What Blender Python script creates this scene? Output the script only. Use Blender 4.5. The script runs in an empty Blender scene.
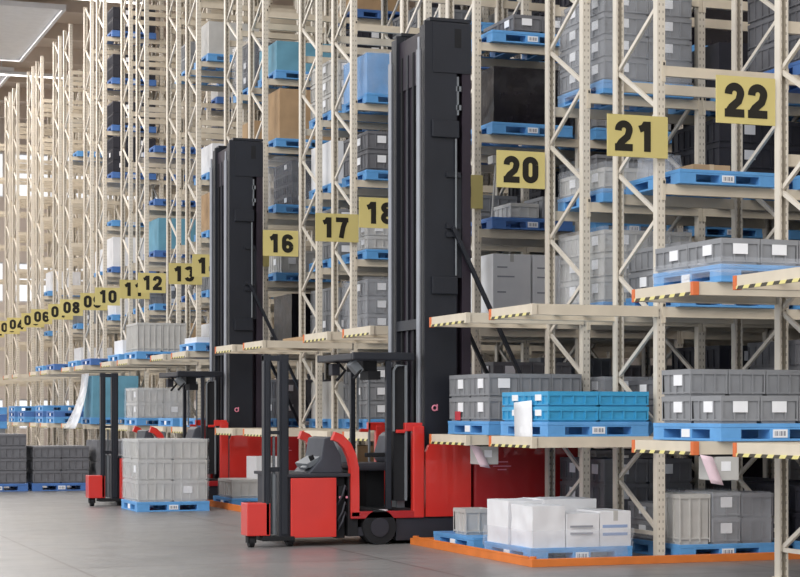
import bpy, math, random
from mathutils import Vector, Matrix
random.seed(7)
S = bpy.context.scene
COL = S.collection
R = math.radians

# ------------------------------------------------------------------ materials
def lin(c):
    return tuple(((v/255)/12.92 if v/255 <= .04045 else ((v/255+.055)/1.055)**2.4) for v in c) + (1,)
def mat(name, rgb, rough=.6, metal=0, var=.06, scale=6, bump=0, spec=.4, coat=0):
    m = bpy.data.materials.new(name); m.use_nodes = True
    nt = m.node_tree; b = nt.nodes['Principled BSDF']
    b.inputs['Roughness'].default_value = rough; b.inputs['Metallic'].default_value = metal
    b.inputs['Specular IOR Level'].default_value = spec
    b.inputs['Coat Weight'].default_value = coat
    tc = nt.nodes.new('ShaderNodeTexCoord'); n = nt.nodes.new('ShaderNodeTexNoise')
    n.inputs['Scale'].default_value = scale; n.inputs['Detail'].default_value = 3
    nt.links.new(tc.outputs['Object'], n.inputs['Vector'])
    r = nt.nodes.new('ShaderNodeValToRGB'); c = lin(rgb)
    r.color_ramp.elements[0].position = .3; r.color_ramp.elements[1].position = .7
    r.color_ramp.elements[0].color = tuple(v*(1-var*1.6) for v in c[:3])+(1,)
    r.color_ramp.elements[1].color = tuple(min(1, v*(1+var)) for v in c[:3])+(1,)
    nt.links.new(n.outputs['Fac'], r.inputs['Fac']); nt.links.new(r.outputs['Color'], b.inputs['Base Color'])
    if bump:
        bp = nt.nodes.new('ShaderNodeBump'); bp.inputs['Strength'].default_value = bump; bp.inputs['Distance'].default_value = .01
        nt.links.new(n.outputs['Fac'], bp.inputs['Height']); nt.links.new(bp.outputs['Normal'], b.inputs['Normal'])
    return m
M = dict(
 steel=mat('beige_painted_steel', (216, 207, 193), .45, 0, .05, 3),
 beam=mat('beige_beam_paint', (212, 200, 180), .5, 0, .06, 3),
 pallet=mat('blue_pallet_plastic', (98, 160, 216), .5, 0, .08, 4),
 navy=mat('deep_blue_pallet_plastic', (78, 118, 180), .55, 0, .08, 4),
 teal=mat('bright_blue_crate_plastic', (62, 158, 205), .4, 0, .06, 5),
 tealbox=mat('teal_board', (104, 156, 178), .6, 0, .08, 3),
 grey=mat('grey_crate_plastic', (138, 139, 142), .5, 0, .06, 5),
 dgrey=mat('dark_grey_crate_plastic', (110, 110, 114), .5, 0, .08, 5),
 lgrey=mat('pale_grey_crate_plastic', (190, 188, 184), .5, 0, .05, 5),
 char=mat('charcoal_plastic', (52, 52, 60), .55, 0, .1, 5),
 white=mat('white_board', (226, 226, 228), .6, 0, .03, 4),
 paper=mat('paper_label', (238, 238, 240), .7, 0, .02, 9),
 pink=mat('pink_paper', (232, 206, 214), .7, 0, .03, 9),
 brown=mat('brown_cardboard', (176, 146, 112), .8, 0, .08, 4),
 blackwrap=mat('black_stretch_wrap', (24, 22, 28), .25, 0, .3, 7, .6),
 red=mat('red_truck_paint', (210, 50, 42), .32, 0, .05, 2, coat=.4),
 dred=mat('dark_red_truck_paint', (170, 36, 38), .36, 0, .05, 2, coat=.3),
 mast=mat('dark_mast_steel', (38, 40, 47), .42, .1, .1, 2),
 mastp=mat('plum_black_mast_steel', (46, 38, 48), .45, .1, .1, 2),
 black=mat('black_rubber', (24, 24, 27), .7, 0, .15, 5),
 base=mat('charcoal_truck_base', (48, 47, 54), .55, 0, .1, 4),
 seat=mat('grey_seat_vinyl', (70, 72, 80), .5, 0, .08, 6),
 console=mat('grey_console_plastic', (118, 122, 126), .5, 0, .06, 6),
 chrome=mat('polished_cylinder_steel', (150, 152, 158), .4, .5, .05, 3),
 orange=mat('orange_cap_paint', (214, 112, 62), .5, 0, .06, 4),
 rail=mat('orange_floor_rail_paint', (216, 120, 52), .5, 0, .08, 4),
 sign=mat('yellow_sign_board', (208, 192, 124), .55, 0, .03, 2),
 ink=mat('black_sign_ink', (30, 26, 16), .6, 0, .05, 4),
 blue_ink=mat('pale_blue_print', (150, 170, 205), .6, 0, .05, 4),
 grey_ink=mat('grey_print', (150, 152, 160), .6, 0, .05, 4),
 redlabel=mat('red_label', (190, 60, 70), .6, 0, .05, 4),
 logo=mat('pink_logo_enamel', (226, 140, 160), .5, 0, .05, 4),
 wall=mat('pale_wall_panel', (212, 200, 190), .8, 0, .04, .4),
 ceil=mat('beige_roof_sheet', (222, 208, 196), .8, 0, .05, .5),
 tan=mat('tan_conveyor_wood', (196, 172, 140), .7, 0, .08, 5),
)
# yellow and black hazard stripe, striped along local Y
def stripe_mat():
    m = mat('hazard_stripe', (230, 214, 110), .5); nt = m.node_tree; b = nt.nodes['Principled BSDF']
    tc = nt.nodes.new('ShaderNodeTexCoord'); sp = nt.nodes.new('ShaderNodeSeparateXYZ')
    nt.links.new(tc.outputs['Object'], sp.inputs[0])
    a = nt.nodes.new('ShaderNodeMath'); a.operation = 'ADD'
    nt.links.new(sp.outputs['Y'], a.inputs[0]); nt.links.new(sp.outputs['Z'], a.inputs[1])
    k = nt.nodes.new('ShaderNodeMath'); k.operation = 'MULTIPLY'; k.inputs[1].default_value = 5.5
    f = nt.nodes.new('ShaderNodeMath'); f.operation = 'FRACT'
    g = nt.nodes.new('ShaderNodeMath'); g.operation = 'GREATER_THAN'; g.inputs[1].default_value = .5
    nt.links.new(a.outputs[0], k.inputs[0]); nt.links.new(k.outputs[0], f.inputs[0]); nt.links.new(f.outputs[0], g.inputs[0])
    mx = nt.nodes.new('ShaderNodeMix'); mx.data_type = 'RGBA'
    mx.inputs['A'].default_value = lin((226, 214, 140)); mx.inputs['B'].default_value = lin((70, 64, 52))
    nt.links.new(g.outputs[0], mx.inputs['Factor']); nt.links.new(mx.outputs['Result'], b.inputs['Base Color'])
    return m
M['stripe'] = stripe_mat()
# perforated post face: dark slots punched every 75 mm
def post_mat():
    m = mat('perforated_beige_steel', (214, 205, 190), .45, 0, .05, 3); nt = m.node_tree; b = nt.nodes['Principled BSDF']
    src = b.inputs['Base Color'].links[0].from_socket
    tc = nt.nodes.new('ShaderNodeTexCoord'); sp = nt.nodes.new('ShaderNodeSeparateXYZ'); nt.links.new(tc.outputs['Object'], sp.inputs[0])
    def mth(op, a, v):
        n = nt.nodes.new('ShaderNodeMath'); n.operation = op; nt.links.new(a, n.inputs[0])
        if hasattr(v, 'is_linked'): nt.links.new(v, n.inputs[1])
        elif v is not None: n.inputs[1].default_value = v
        return n.outputs[0]
    z = mth('FRACT', mth('MULTIPLY', sp.outputs['Z'], 13.3), None); zz = mth('LESS_THAN', z, .35)
    x = mth('ABSOLUTE', sp.outputs['X'], None); x1 = mth('GREATER_THAN', x, .016); x2 = mth('LESS_THAN', x, .027)
    f = mth('MULTIPLY', mth('MULTIPLY', zz, x1), x2)
    mx = nt.nodes.new('ShaderNodeMix'); mx.data_type = 'RGBA'; mx.inputs['B'].default_value = lin((146, 136, 122))
    nt.links.new(f, mx.inputs['Factor']); nt.links.new(src, mx.inputs['A']); nt.links.new(mx.outputs['Result'], b.inputs['Base Color'])
    return m
M['post'] = post_mat()
def floor_mat():
    m = mat('polished_grey_concrete', (134, 132, 130), .34, 0, .08, .7, 0, .5); nt = m.node_tree; b = nt.nodes['Principled BSDF']
    src = b.inputs['Base Color'].links[0].from_socket
    tc = nt.nodes.new('ShaderNodeTexCoord'); br = nt.nodes.new('ShaderNodeTexBrick')
    br.inputs['Scale'].default_value = 1; br.inputs['Brick Width'].default_value = 3.2; br.inputs['Row Height'].default_value = 2.6
    br.inputs['Mortar Size'].default_value = .022; br.inputs['Mortar Smooth'].default_value = .4; br.offset = 0.0
    br.inputs['Color1'].default_value = (1, 1, 1, 1); br.inputs['Color2'].default_value = (.93, .93, .94, 1); br.inputs['Mortar'].default_value = (.55, .5, .5, 1)
    nt.links.new(tc.outputs['Object'], br.inputs['Vector'])
    mx = nt.nodes.new('ShaderNodeMix'); mx.data_type = 'RGBA'; mx.blend_type = 'MULTIPLY'; mx.inputs['Factor'].default_value = 1
    nt.links.new(src, mx.inputs['A']); nt.links.new(br.outputs['Color'], mx.inputs['B']); nt.links.new(mx.outputs['Result'], b.inputs['Base Color'])
    n = nt.nodes.new('ShaderNodeTexNoise'); n.inputs['Scale'].default_value = 2.5; n.inputs['Detail'].default_value = 6
    nt.links.new(tc.outputs['Object'], n.inputs['Vector'])
    r = nt.nodes.new('ShaderNodeMapRange'); r.inputs['To Min'].default_value = .22; r.inputs['To Max'].default_value = .5
    nt.links.new(n.outputs['Fac'], r.inputs['Value']); nt.links.new(r.outputs['Result'], b.inputs['Roughness'])
    return m
M['floor'] = floor_mat()
def film_mat(name, fac, tint):
    m = bpy.data.materials.new(name); m.use_nodes = True; nt = m.node_tree; nt.nodes.clear()
    o = nt.nodes.new('ShaderNodeOutputMaterial'); t = nt.nodes.new('ShaderNodeBsdfTransparent')
    p = nt.nodes.new('ShaderNodeBsdfPrincipled'); p.inputs['Base Color'].default_value = lin(tint); p.inputs['Roughness'].default_value = .22
    tc = nt.nodes.new('ShaderNodeTexCoord'); n = nt.nodes.new('ShaderNodeTexNoise'); n.inputs['Scale'].default_value = 2.2; n.inputs['Distortion'].default_value = .6
    nt.links.new(tc.outputs['Object'], n.inputs['Vector'])
    bp = nt.nodes.new('ShaderNodeBump'); bp.inputs['Strength'].default_value = .35; bp.inputs['Distance'].default_value = .03
    nt.links.new(n.outputs['Fac'], bp.inputs['Height']); nt.links.new(bp.outputs['Normal'], p.inputs['Normal'])
    r = nt.nodes.new('ShaderNodeMapRange'); r.inputs['From Min'].default_value = .35; r.inputs['From Max'].default_value = .7
    r.inputs['To Min'].default_value = fac*.6; r.inputs['To Max'].default_value = min(1, fac*1.5)
    nt.links.new(n.outputs['Fac'], r.inputs['Value'])
    x = nt.nodes.new('ShaderNodeMixShader'); nt.links.new(r.outputs['Result'], x.inputs[0]); nt.links.new(t.outputs[0], x.inputs[1]); nt.links.new(p.outputs[0], x.inputs[2])
    nt.links.new(x.outputs[0], o.inputs[0]); return m
M['film'] = film_mat('clear_stretch_film', .2, (222, 226, 234))
M['drape'] = film_mat('draped_white_film', .62, (236, 238, 242))
M['glass'] = film_mat('window_glass', .12, (235, 240, 245))
def glow_mat():
    m = bpy.data.materials.new('added_lamp_glow'); m.use_nodes = True; b = m.node_tree.nodes['Principled BSDF']
    b.inputs['Emission Color'].default_value = (1, .97, .9, 1); b.inputs['Emission Strength'].default_value = 4; return m
M['glow'] = glow_mat()

# ------------------------------------------------------------------ mesh builder
class MB:
    def __init__(s): s.v = []; s.f = []; s.m = []
    def box(s, x0, x1, y0, y1, z0, z1, mi=0, taper=0):
        n = len(s.v); t = taper
        s.v += [(x0+t, y0+t, z0), (x1-t, y0+t, z0), (x1-t, y1-t, z0), (x0+t, y1-t, z0), (x0, y0, z1), (x1, y0, z1), (x1, y1, z1), (x0, y1, z1)]
        for q in ((0, 3, 2, 1), (4, 5, 6, 7), (0, 1, 5, 4), (1, 2, 6, 5), (2, 3, 7, 6), (3, 0, 4, 7)):
            s.f.append(tuple(n+i for i in q)); s.m.append(mi)
        return s
    def bar(s, a, b, w, d, mi=0, up=(1, 0, 0)):
        a = Vector(a); b = Vector(b); t = (b-a).normalized(); u = Vector(up); p = t.cross(u).normalized(); u = p.cross(t).normalized()
        n = len(s.v)
        for c in (a, b):
            for i, j in ((-1, -1), (1, -1), (1, 1), (-1, 1)): s.v.append(tuple(c+p*(i*w/2)+u*(j*d/2)))
        for q in ((0, 3, 2, 1), (4, 5, 6, 7), (0, 1, 5, 4), (1, 2, 6, 5), (2, 3, 7, 6), (3, 0, 4, 7)):
            s.f.append(tuple(n+i for i in q)); s.m.append(mi)
        return s
    def cyl(s, a, b, r, n=16, mi=0, r2=None):
        a = Vector(a); b = Vector(b); t = (b-a).normalized(); u = t.orthogonal().normalized(); w = t.cross(u); k = len(s.v); r2 = r if r2 is None else r2
        for c, rr in ((a, r), (b, r2)):
            for i in range(n):
                g = 2*math.pi*i/n; s.v.append(tuple(c+u*(rr*math.cos(g))+w*(rr*math.sin(g))))
        for i in range(n):
            j = (i+1) % n; s.f.append((k+i, k+j, k+n+j, k+n+i)); s.m.append(mi)
        s.f.append(tuple(k+n-1-i for i in range(n))); s.m.append(mi); s.f.append(tuple(k+n+i for i in range(n))); s.m.append(mi)
        return s
    def prism(s, pts, y0, y1, mi=0):     # pts in XZ, extruded along Y
        n = len(s.v); k = len(pts)
        for y in (y0, y1): s.v += [(p[0], y, p[1]) for p in pts]
        s.f.append(tuple(range(n, n+k))); s.m.append(mi); s.f.append(tuple(range(n+2*k-1, n+k-1, -1))); s.m.append(mi)
        for i in range(k):
            j = (i+1) % k; s.f.append((n+i, n+k+i, n+k+j, n+j)); s.m.append(mi)
        return s
    def tube(s, path, r, n=10, mi=0):
        k = len(s.v); P = [Vector(p) for p in path]; u0 = None
        for i, p in enumerate(P):
            t = (P[min(i+1, len(P)-1)]-P[max(i-1, 0)]).normalized()
            u = t.orthogonal().normalized() if u0 is None else (u0-t*u0.dot(t)).normalized(); u0 = u; w = t.cross(u)
            for q in range(n):
                g = 2*math.pi*q/n; s.v.append(tuple(p+u*(r*math.cos(g))+w*(r*math.sin(g))))
        for i in range(len(P)-1):
            for q in range(n):
                j = (q+1) % n; s.f.append((k+i*n+q, k+i*n+j, k+i*n+n+j, k+i*n+n+q)); s.m.append(mi)
        s.f.append(tuple(k+n-1-i for i in range(n))); s.m.append(mi)
        e = k+(len(P)-1)*n; s.f.append(tuple(e+i for i in range(n))); s.m.append(mi)
        return s
    def sweep(s, path, w, y0, y1, mi=0):   # a strip of constant width following an XZ path
        P = [Vector((p[0], p[1])) for p in path]; L = []; Q = []
        for i, p in enumerate(P):
            t = (P[min(i+1, len(P)-1)]-P[max(i-1, 0)]).normalized(); nrm = Vector((-t.y, t.x))
            L.append(p+nrm*w/2); Q.append(p-nrm*w/2)
        n = len(s.v); k = len(P)
        for y in (y0, y1):
            s.v += [(p.x, y, p.y) for p in L]; s.v += [(p.x, y, p.y) for p in Q]
        for i in range(k-1):
            a, b, c, d = n+i, n+i+1, n+k+i+1, n+k+i
            s.f += [(a, d, c, b), (a+2*k, b+2*k, c+2*k, d+2*k), (a, b, b+2*k, a+2*k), (d, d+2*k, c+2*k, c)]; s.m += [mi]*4
        for i in (0, k-1):
            a, d = n+i, n+k+i; s.f.append((a, a+2*k, d+2*k, d) if i == 0 else (a, d, d+2*k, a+2*k)); s.m.append(mi)
        return s
    def mesh(s, name, *mats, bevel=0, smooth=False):
        me = bpy.data.meshes.new(name); me.from_pydata(s.v, [], s.f)
        for m in mats: me.materials.append(M[m])
        for p, i in zip(me.polygons, s.m): p.material_index = i; p.use_smooth = smooth
        if smooth:
            me.update(); me.set_sharp_from_angle(angle=R(38))
        me.update()
        if bevel:
            import bmesh
            bm = bmesh.new(); bm.from_mesh(me)
            bmesh.ops.bevel(bm, geom=bm.edges[:], offset=bevel, segments=2, affect='EDGES', profile=.6, clamp_overlap=True)
            bm.to_mesh(me); bm.free()
        return me
def link(name, me, parent=None, loc=(0, 0, 0), rot=0):
    o = bpy.data.objects.new(name, me); COL.objects.link(o); o.location = loc
    if rot: o.rotation_euler = (0, 0, rot)
    if parent: o.parent = parent
    return o
def tag(o, label, cat=None, group=None, kind=None):
    if label: o['label'] = label
    if cat: o['category'] = cat
    if group: o['group'] = group
    if kind: o['kind'] = kind
    return o

# ------------------------------------------------------------------ layout
X0 = 9.09; BAY = 1.46; DEP = 1.03
LV = [0, 1.27, 2.61, 3.88, 5.10, 6.28, 7.5, 8.7, 9.9, 11.1]
LWORD = ['floor level', 'first beam level', 'second beam level', 'third beam level', 'fourth beam level', 'fifth beam level', 'sixth beam level', 'seventh beam level', 'eighth beam level', 'ninth beam level']
BWORD = ['end bay', 'second bay', 'third bay', 'fourth bay', 'fifth bay', 'sixth bay']
ROW = {23: 12.14, 22: 13.92}
for n in range(11):
    ROW[21-2*n] = 17.24+5*n
    if 20-2*n > 0: ROW[20-2*n] = 19.02+5*n
def far_side(r): return r % 2 == 0

ONES = 'zero one two three four five six seven eight nine ten eleven twelve thirteen fourteen fifteen sixteen seventeen eighteen nineteen twenty'.split()
def rk(r): return ONES[r] if r <= 20 else 'twenty-'+ONES[r-20]
# ------------------------------------------------------------------ rack parts
PH = 12.4
def post_mesh(height, sgn):   # C section, web on the outer side, open towards the frame's inside
    m = MB(); w = .045; d = .09
    if sgn < 0:   # near post: web at -Y
        m.box(-w, w, 0, .012, 0, height); m.box(-w, -w+.01, .012, d, 0, height); m.box(w-.01, w, .012, d, 0, height)
        m.box(-w+.01, -w+.022, d-.01, d, 0, height); m.box(w-.022, w-.01, d-.01, d, 0, height)
    else:
        m.box(-w, w, -.012, 0, 0, height); m.box(-w, -w+.01, -d, -.012, 0, height); m.box(w-.01, w, -d, -.012, 0, height)
        m.box(-w+.01, -w+.022, -d, -d+.01, 0, height); m.box(w-.022, w-.01, -d, -d+.01, 0, height)
    y0, y1 = (-.015, d+.015) if sgn < 0 else (-d-.015, .015)
    m.box(-w-.02, w+.02, y0, y1, 0, .012)
    return m.mesh('post', 'post')
PM = {(h, s): post_mesh(h, s) for h in (7.4, PH) for s in (-1, 1)}
def zig():
    zs = []; z = .8; k = 0
    while z-.55 < PH-.2:
        zs.append((z-.55 if k else .28, 'n', z, 'f')); zs.append((z, 'f', min(z+.55, PH-.05), 'n')); z += 1.1; k += 1
    return zs
ZIG = zig()
yn, yf = .05, DEP-.05
BR1 = MB().bar((0, yn, -.26), (0, yf, .26), .042, .03).mesh('brace', 'steel')
BR2 = MB().bar((0, yf, -.275), (0, yn, .275), .042, .03).mesh('brace', 'steel')
BRH = MB().box(-.015, .015, yn, yf, -.02, .02).mesh('brace', 'steel')
def lattice(zmin, zmax, mir):
    m = MB(); m.box(-.015, .015, yn, yf, .24, .28) if zmin < .2 else None
    for a, sa, b, sb in ZIG:
        if mir: sa, sb = sb, sa
        if a < zmin or b > zmax: continue
        m.bar((0, yn if sa == 'n' else yf, a), (0, yn if sb == 'n' else yf, b), .042, .03)
    return m.mesh('bracing', 'steel')
LAT = [lattice(0, PH, q) for q in (0, 1)]
LATHI = [lattice(7.0, PH, q) for q in (0, 1)]
LATLO = [lattice(0, 7.3, q) for q in (0, 1)]
def beam_mesh():
    m = MB(); L = BAY-.09
    m.box(.045, .045+L, -.006, .044, -.11, -.03)          # lower box
    m.box(.045, .045+L, .004, .044, -.03, 0)              # stepped top
    m.box(.045, .045+L, -.016, -.006, -.11, -.098)        # front lip
    for x in (.006, BAY-.046): m.box(x, x+.04, -.012, -.001, -.17, .05)
    for x in (.018, BAY-.034): m.box(x, x+.016, -.018, -.012, .0, .03, 1)
    return m.mesh('beam', 'beam', 'black')
def beam_mesh_f():
    m = MB(); L = BAY-.09
    m.box(.045, .045+L, -.044, .006, -.11, -.03); m.box(.045, .045+L, -.044, -.004, -.03, 0)
    for x in (.006, BAY-.046): m.box(x, x+.04, .001, .012, -.17, .05)
    return m.mesh('beam', 'beam')
BN, BF = beam_mesh(), beam_mesh_f()
# protruding transfer shelf of a row: rails in world-sized local coordinates, origin at (X0, near face, top z)
SX = -1.47
SIDE_N = MB().box(SX+.03, -.046, -.03, .03, -.11, 0).box(SX+.03, -.046, .03, .05, -.11, -.098).mesh('side_rail', 'beam')
SIDE_F = MB().box(SX+.03, -.046, DEP-.03, DEP+.03, -.11, 0).box(SX+.03, -.046, DEP-.05, DEP-.03, -.11, -.098).mesh('side_rail', 'beam')
ENDR = MB().box(SX+.002, SX+.03, -.02, DEP+.02, -.11, 0).mesh('end_rail', 'beam')
CAPF = MB().box(SX-.008, SX+.05, DEP+.0, DEP+.05, -.115, 0).mesh('corner_cap', 'orange', bevel=.004)
CAPN = MB().box(SX-.008, SX+.05, -.05, 0, -.115, 0).mesh('corner_cap', 'orange', bevel=.004)
CAPB = MB().box(SX-.008, SX+.05, -.05, 0, -.115, 0).mesh('corner_cap', 'beam', bevel=.004)
STR = MB().box(SX-.006, SX+.002, .0, DEP, -.112, -.085).mesh('hazard_strip', 'stripe')
XBAR = MB().box(-.02, .02, .03, DEP-.03, -.05, -.012).mesh('cross_bar', 'beam')

def build_rack(r):
    y = ROW[r]; n = (21-r)//2 if r <= 21 else -1
    bays = 5 if n <= 2 else 4
    near = n <= 0
    h = 7.4 if near else PH
    nl = 5 if near else (7 if n <= 1 else 9)
    where = {23: 'beige steel pallet rack at the right edge, nearer than the one signed 22'}.get(r, 'beige steel pallet rack whose end carries the yellow sign number %s' % rk(r))
    root = tag(link('pallet_rack', None, loc=(X0, y, 0)), where, 'rack', 'rows of beige pallet racking')
    for b in range(bays+1):
        fr = link('upright_frame', None, root, (b*BAY, 0, 0))
        link('post', PM[(h, -1)], fr); link('post', PM[(h, 1)], fr, (0, DEP, 0))
        if b == 0 and n <= 2:
            link('brace', BRH, fr, (0, 0, .26))
            for a, sa, c, sb in ZIG:
                if c > (7.2 if near else 9.5): break
                link('brace', BR1 if (sa == 'n') != far_side(r) else BR2, fr, (0, 0, (a+c)/2))
            if not near: link('upper_bracing', LATHI[far_side(r)], fr)
        else: link('bracing', (LATLO if near else LAT)[far_side(r)], fr)
    for L in range(1, nl+1):
        for b in range(bays):
            link('beam', BN, root, (b*BAY, 0, LV[L])); link('beam', BF, root, (b*BAY, DEP, LV[L]))
    for L in (1, 2):
        sh = link('transfer_shelf', None, root, (0, 0, LV[L]))
        tag(sh, 'shelf rails reaching into the main aisle at the %s' % LWORD[L])
        link('side_rail', SIDE_N, sh); link('side_rail', SIDE_F, sh); link('end_rail', ENDR, sh)
        tag(link('corner_cap', CAPF, sh), 'orange corner cap')
        if r >= 22: tag(link('corner_cap', CAPN, sh), 'orange corner cap')
        else: link('corner_cap', CAPB, sh)
        tag(link('hazard_strip', STR, sh), 'yellow and black hazard strip')
        for x in (-1.1, -.75, -.4): link('cross_bar', XBAR, sh, (x, 0, 0))
for r in ROW: build_rack(r)

# ------------------------------------------------------------------ row number signs
W_ = .235
def arc(cx, cy, rx, ry, a0, a1, n=12): return [(cx+rx*math.cos(R(a0+(a1-a0)*i/n)), cy+ry*math.sin(R(a0+(a1-a0)*i/n))) for i in range(n+1)]
h_ = W_/2; rx_ = .31-h_
GL = {
 '0': [arc(.31, 1-h_-rx_, rx_, rx_, 0, 180)+arc(.31, h_+rx_, rx_, rx_, 180, 360)+[(.62-h_, 1-h_-rx_)]],
 '1': [[(.40, 0), (.40, 1)], [(.12, .735), (.26, .79), (.36, .93)]],
 '2': [[(h_, .66)]+arc(.31, 1-h_-.19, rx_, .19, 165, -20)+[(.44, .47), (.22, .28), (h_+.01, .02+h_), (h_, h_)], [(0, h_*.95), (.62, h_*.95)]],
 '3': [arc(.31, .755-h_*.1, rx_, .145, 170, -80), arc(.31, .285, rx_, .17, 85, -170)],
 '4': [[(.44, 0), (.44, 1)], [(.40, .96), (.09, .34)], [(0, .28), (.64, .28)]],
 '5': [[(.60, 1-h_*.9), (.14, 1-h_*.9)], [(.15, .95), (.12, .5)], [(.13, .53)]+arc(.31, .33, rx_, .215, 110, -165)],
 '6': [arc(.31, 1-h_-rx_, rx_, rx_, 10, 180)+[(h_, .3)], arc(.31, .32, rx_, .205, 0, 360, 20)],
 '7': [[(0, 1-h_*.9), (.62, 1-h_*.9)], [(.50, .93), (.36, .55), (.26, 0)]],
 '8': [arc(.31, .74, rx_*.95, .145, 0, 360, 20), arc(.31, .29, rx_, .175, 0, 360, 20)],
 '9': [arc(.31, 1-h_-.205, rx_, .205, 0, 360, 20), [(.62-h_, .72), (.62-h_, h_+rx_)]+arc(.31, h_+rx_, rx_, rx_, 0, -170)],
}
def text_mesh(txt, height, width):
    m = MB(); sx = width/1.36; x = -width/2
    for ch in txt:
        for k, p in enumerate(GL[ch]): m.sweep([(q[0]*height, q[1]*height) for q in p], W_*height, -.0095-.0006*k, -.006)
        n = getattr(m, 'done', 0)
        for i in range(n, len(m.v)):
            v = m.v[i]; m.v[i] = (x+v[0]/height*sx, v[1], v[2]-height/2)
        m.done = len(m.v); x += .74*sx
    return m.mesh('digits', 'ink')
PLATE = [MB().box(-w_/2, w_/2, -.006, .006, -.215, .215).mesh('plate', 'sign') for w_ in (.69, .61)]
CLIP = MB().box(-.02, .02, .006, .03, -.015, .015).mesh('clip', 'steel')
for r in ROW:
    if r == 23: continue
    y = ROW[r]+(DEP-.05 if far_side(r) else -.045); xc = X0-.305-.07 if far_side(r) else X0-.345+.05
    sg = tag(link('row_sign', None, loc=(xc, y, 4.345)), 'yellow sign board reading %s in black digits' % rk(r), 'sign', 'yellow rack number signs')
    link('plate', PLATE[far_side(r)], sg); link('digits', text_mesh('%02d' % r, .31, .44), sg, (0 if far_side(r) else -.04, 0, 0))
    for dz in (-.12, .12): link('clip', CLIP, sg, (.27, 0, dz))

# ------------------------------------------------------------------ goods
PW, PD, PHT = 1.14, 1.22, .15
def pallet_mesh(m_):
    m = MB()
    m.box(0, PW, 0, PD, .115, PHT)
    for i, (x0, x1) in enumerate(((0, .2), (.47, .67), (PW-.2, PW))):
        for j, (y0, y1) in enumerate(((0, .2), (.51, .71), (PD-.2, PD))): m.box(x0+.003, x1-.003, y0+.003, y1-.003, .02, .115)
        m.box(x0, x1, 0, PD, 0, .022)
    for (y0, y1) in ((0, .14), (PD-.14, PD)): m.box(.2, .47, y0, y1, 0, .02); m.box(.67, PW-.2, y0, y1, 0, .02)
    m.box(.012, PW-.012, .004, .02, .098, .115); m.box(.004, .02, .012, PD-.012, .098, .115)
    return m.mesh('plastic_pallet', m_, bevel=.004)
PAL = {k: pallet_mesh(k) for k in ('pallet', 'navy')}
PLAB_F = MB().box(.50, .64, -.004, .004, .03, .1).box(.515, .522, -.006, -.004, .045, .085, 1).box(.53, .545, -.006, -.004, .045, .085, 1).box(.555, .56, -.006, -.004, .045, .085, 1).box(.57, .59, -.006, -.004, .045, .085, 1).box(.6, .62, -.006, -.004, .045, .085, 1).mesh('label_plate', 'paper', 'grey_ink')
PLAB_L = MB().box(-.004, .004, .54, .68, .03, .1).mesh('label_plate', 'paper')
def crate_mesh(sx, sy, sz, mt, open_top=True):
    m = MB(); t = .012; tp = .008
    m.box(t, sx-t, t, sy-t, 0, sz-.03, taper=tp)                       # body
    m.box(0, sx, 0, sy, sz-.045, sz-.028)                              # rim flange
    if open_top:
        m.box(0, sx, 0, .02, sz-.028, sz); m.box(0, sx, sy-.02, sy, sz-.028, sz); m.box(0, .02, .02, sy-.02, sz-.028, sz); m.box(sx-.02, sx, .02, sy-.02, sz-.028, sz)
    else: m.box(0, sx, 0, sy, sz-.028, sz)
    nx = max(2, round(sx/.14)); ny = max(2, round(sy/.14))
    for i in range(nx+1):
        x = .004+(sx-.024)*i/nx
        m.box(x, x+.016, .001, .02, .02, sz-.045); m.box(x, x+.016, sy-.02, sy-.001, .02, sz-.045)
    for i in range(ny+1):
        y = .004+(sy-.024)*i/ny
        m.box(.001, .02, y, y+.016, .02, sz-.045); m.box(sx-.02, sx-.001, y, y+.016, .02, sz-.045)
    m.box(.003, sx-.003, .003, .02, sz*.1, sz*.1+.015); m.box(.003, .02, .003, sy-.003, sz*.1, sz*.1+.015)
    return m.mesh('storage_crate', mt)
_cm = {}
def crate(x, y, z, s, mt, label, lab=(1, 1), group=None, lid=True):
    key = (s, mt, lid)
    if key not in _cm:
        sx, sy, sz = s
        q = MB().box(sx*.3, sx*.3+min(.14, sx*.4), -.004, .002, sz*.4, sz*.4+min(.11, sz*.4)).mesh('label', 'paper')
        p = MB().box(-.004, .002, sy*.28, sy*.28+.15, sz*.4, sz*.4+min(.11, sz*.4)).mesh('label', 'paper')
        _cm[key] = (crate_mesh(sx, sy, sz, mt, not lid), q, p)
    me, q, p = _cm[key]
    o = tag(link('storage_crate', me, loc=(x, y, z)), label, 'crate', group)
    if lab[0]: tag(link('label', q, o), 'white label')
    if lab[1]: tag(link('label', p, o), 'white label')
    return o
def pallet(x, y, z, label, mt='pallet', lab=(1, 1), group='blue plastic pallets'):
    o = tag(link('plastic_pallet', PAL[mt], loc=(x, y, z)), label, 'pallet', group)
    if lab[0]: tag(link('label_plate', PLAB_F, o), 'white barcode label')
    if lab[1]: tag(link('label_plate', PLAB_L, o), 'white label')
    return o
def bin_(x, y, z, s, mt, label):
    o = crate(x, y, z, s, mt, label, (1, 0), 'wide bins stacked in the racks'); o.name = 'wide_bin'; o['category'] = 'bin'
NX = {1: ['only'], 2: ['left', 'right'], 3: ['left', 'middle', 'right']}
NY = {1: [''], 2: ['front', 'rear']}
NZ = {1: [''], 2: ['bottom', 'top'], 3: ['bottom', 'middle', 'top'], 4: ['lowest', 'second', 'third', 'topmost'], 5: ['lowest', 'second', 'third', 'fourth', 'topmost']}
COLN = dict(grey='grey', dgrey='dark grey', lgrey='pale grey', teal='bright blue', char='charcoal', pallet='blue', white='white', navy='deep blue', brown='brown', tealbox='teal')
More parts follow.
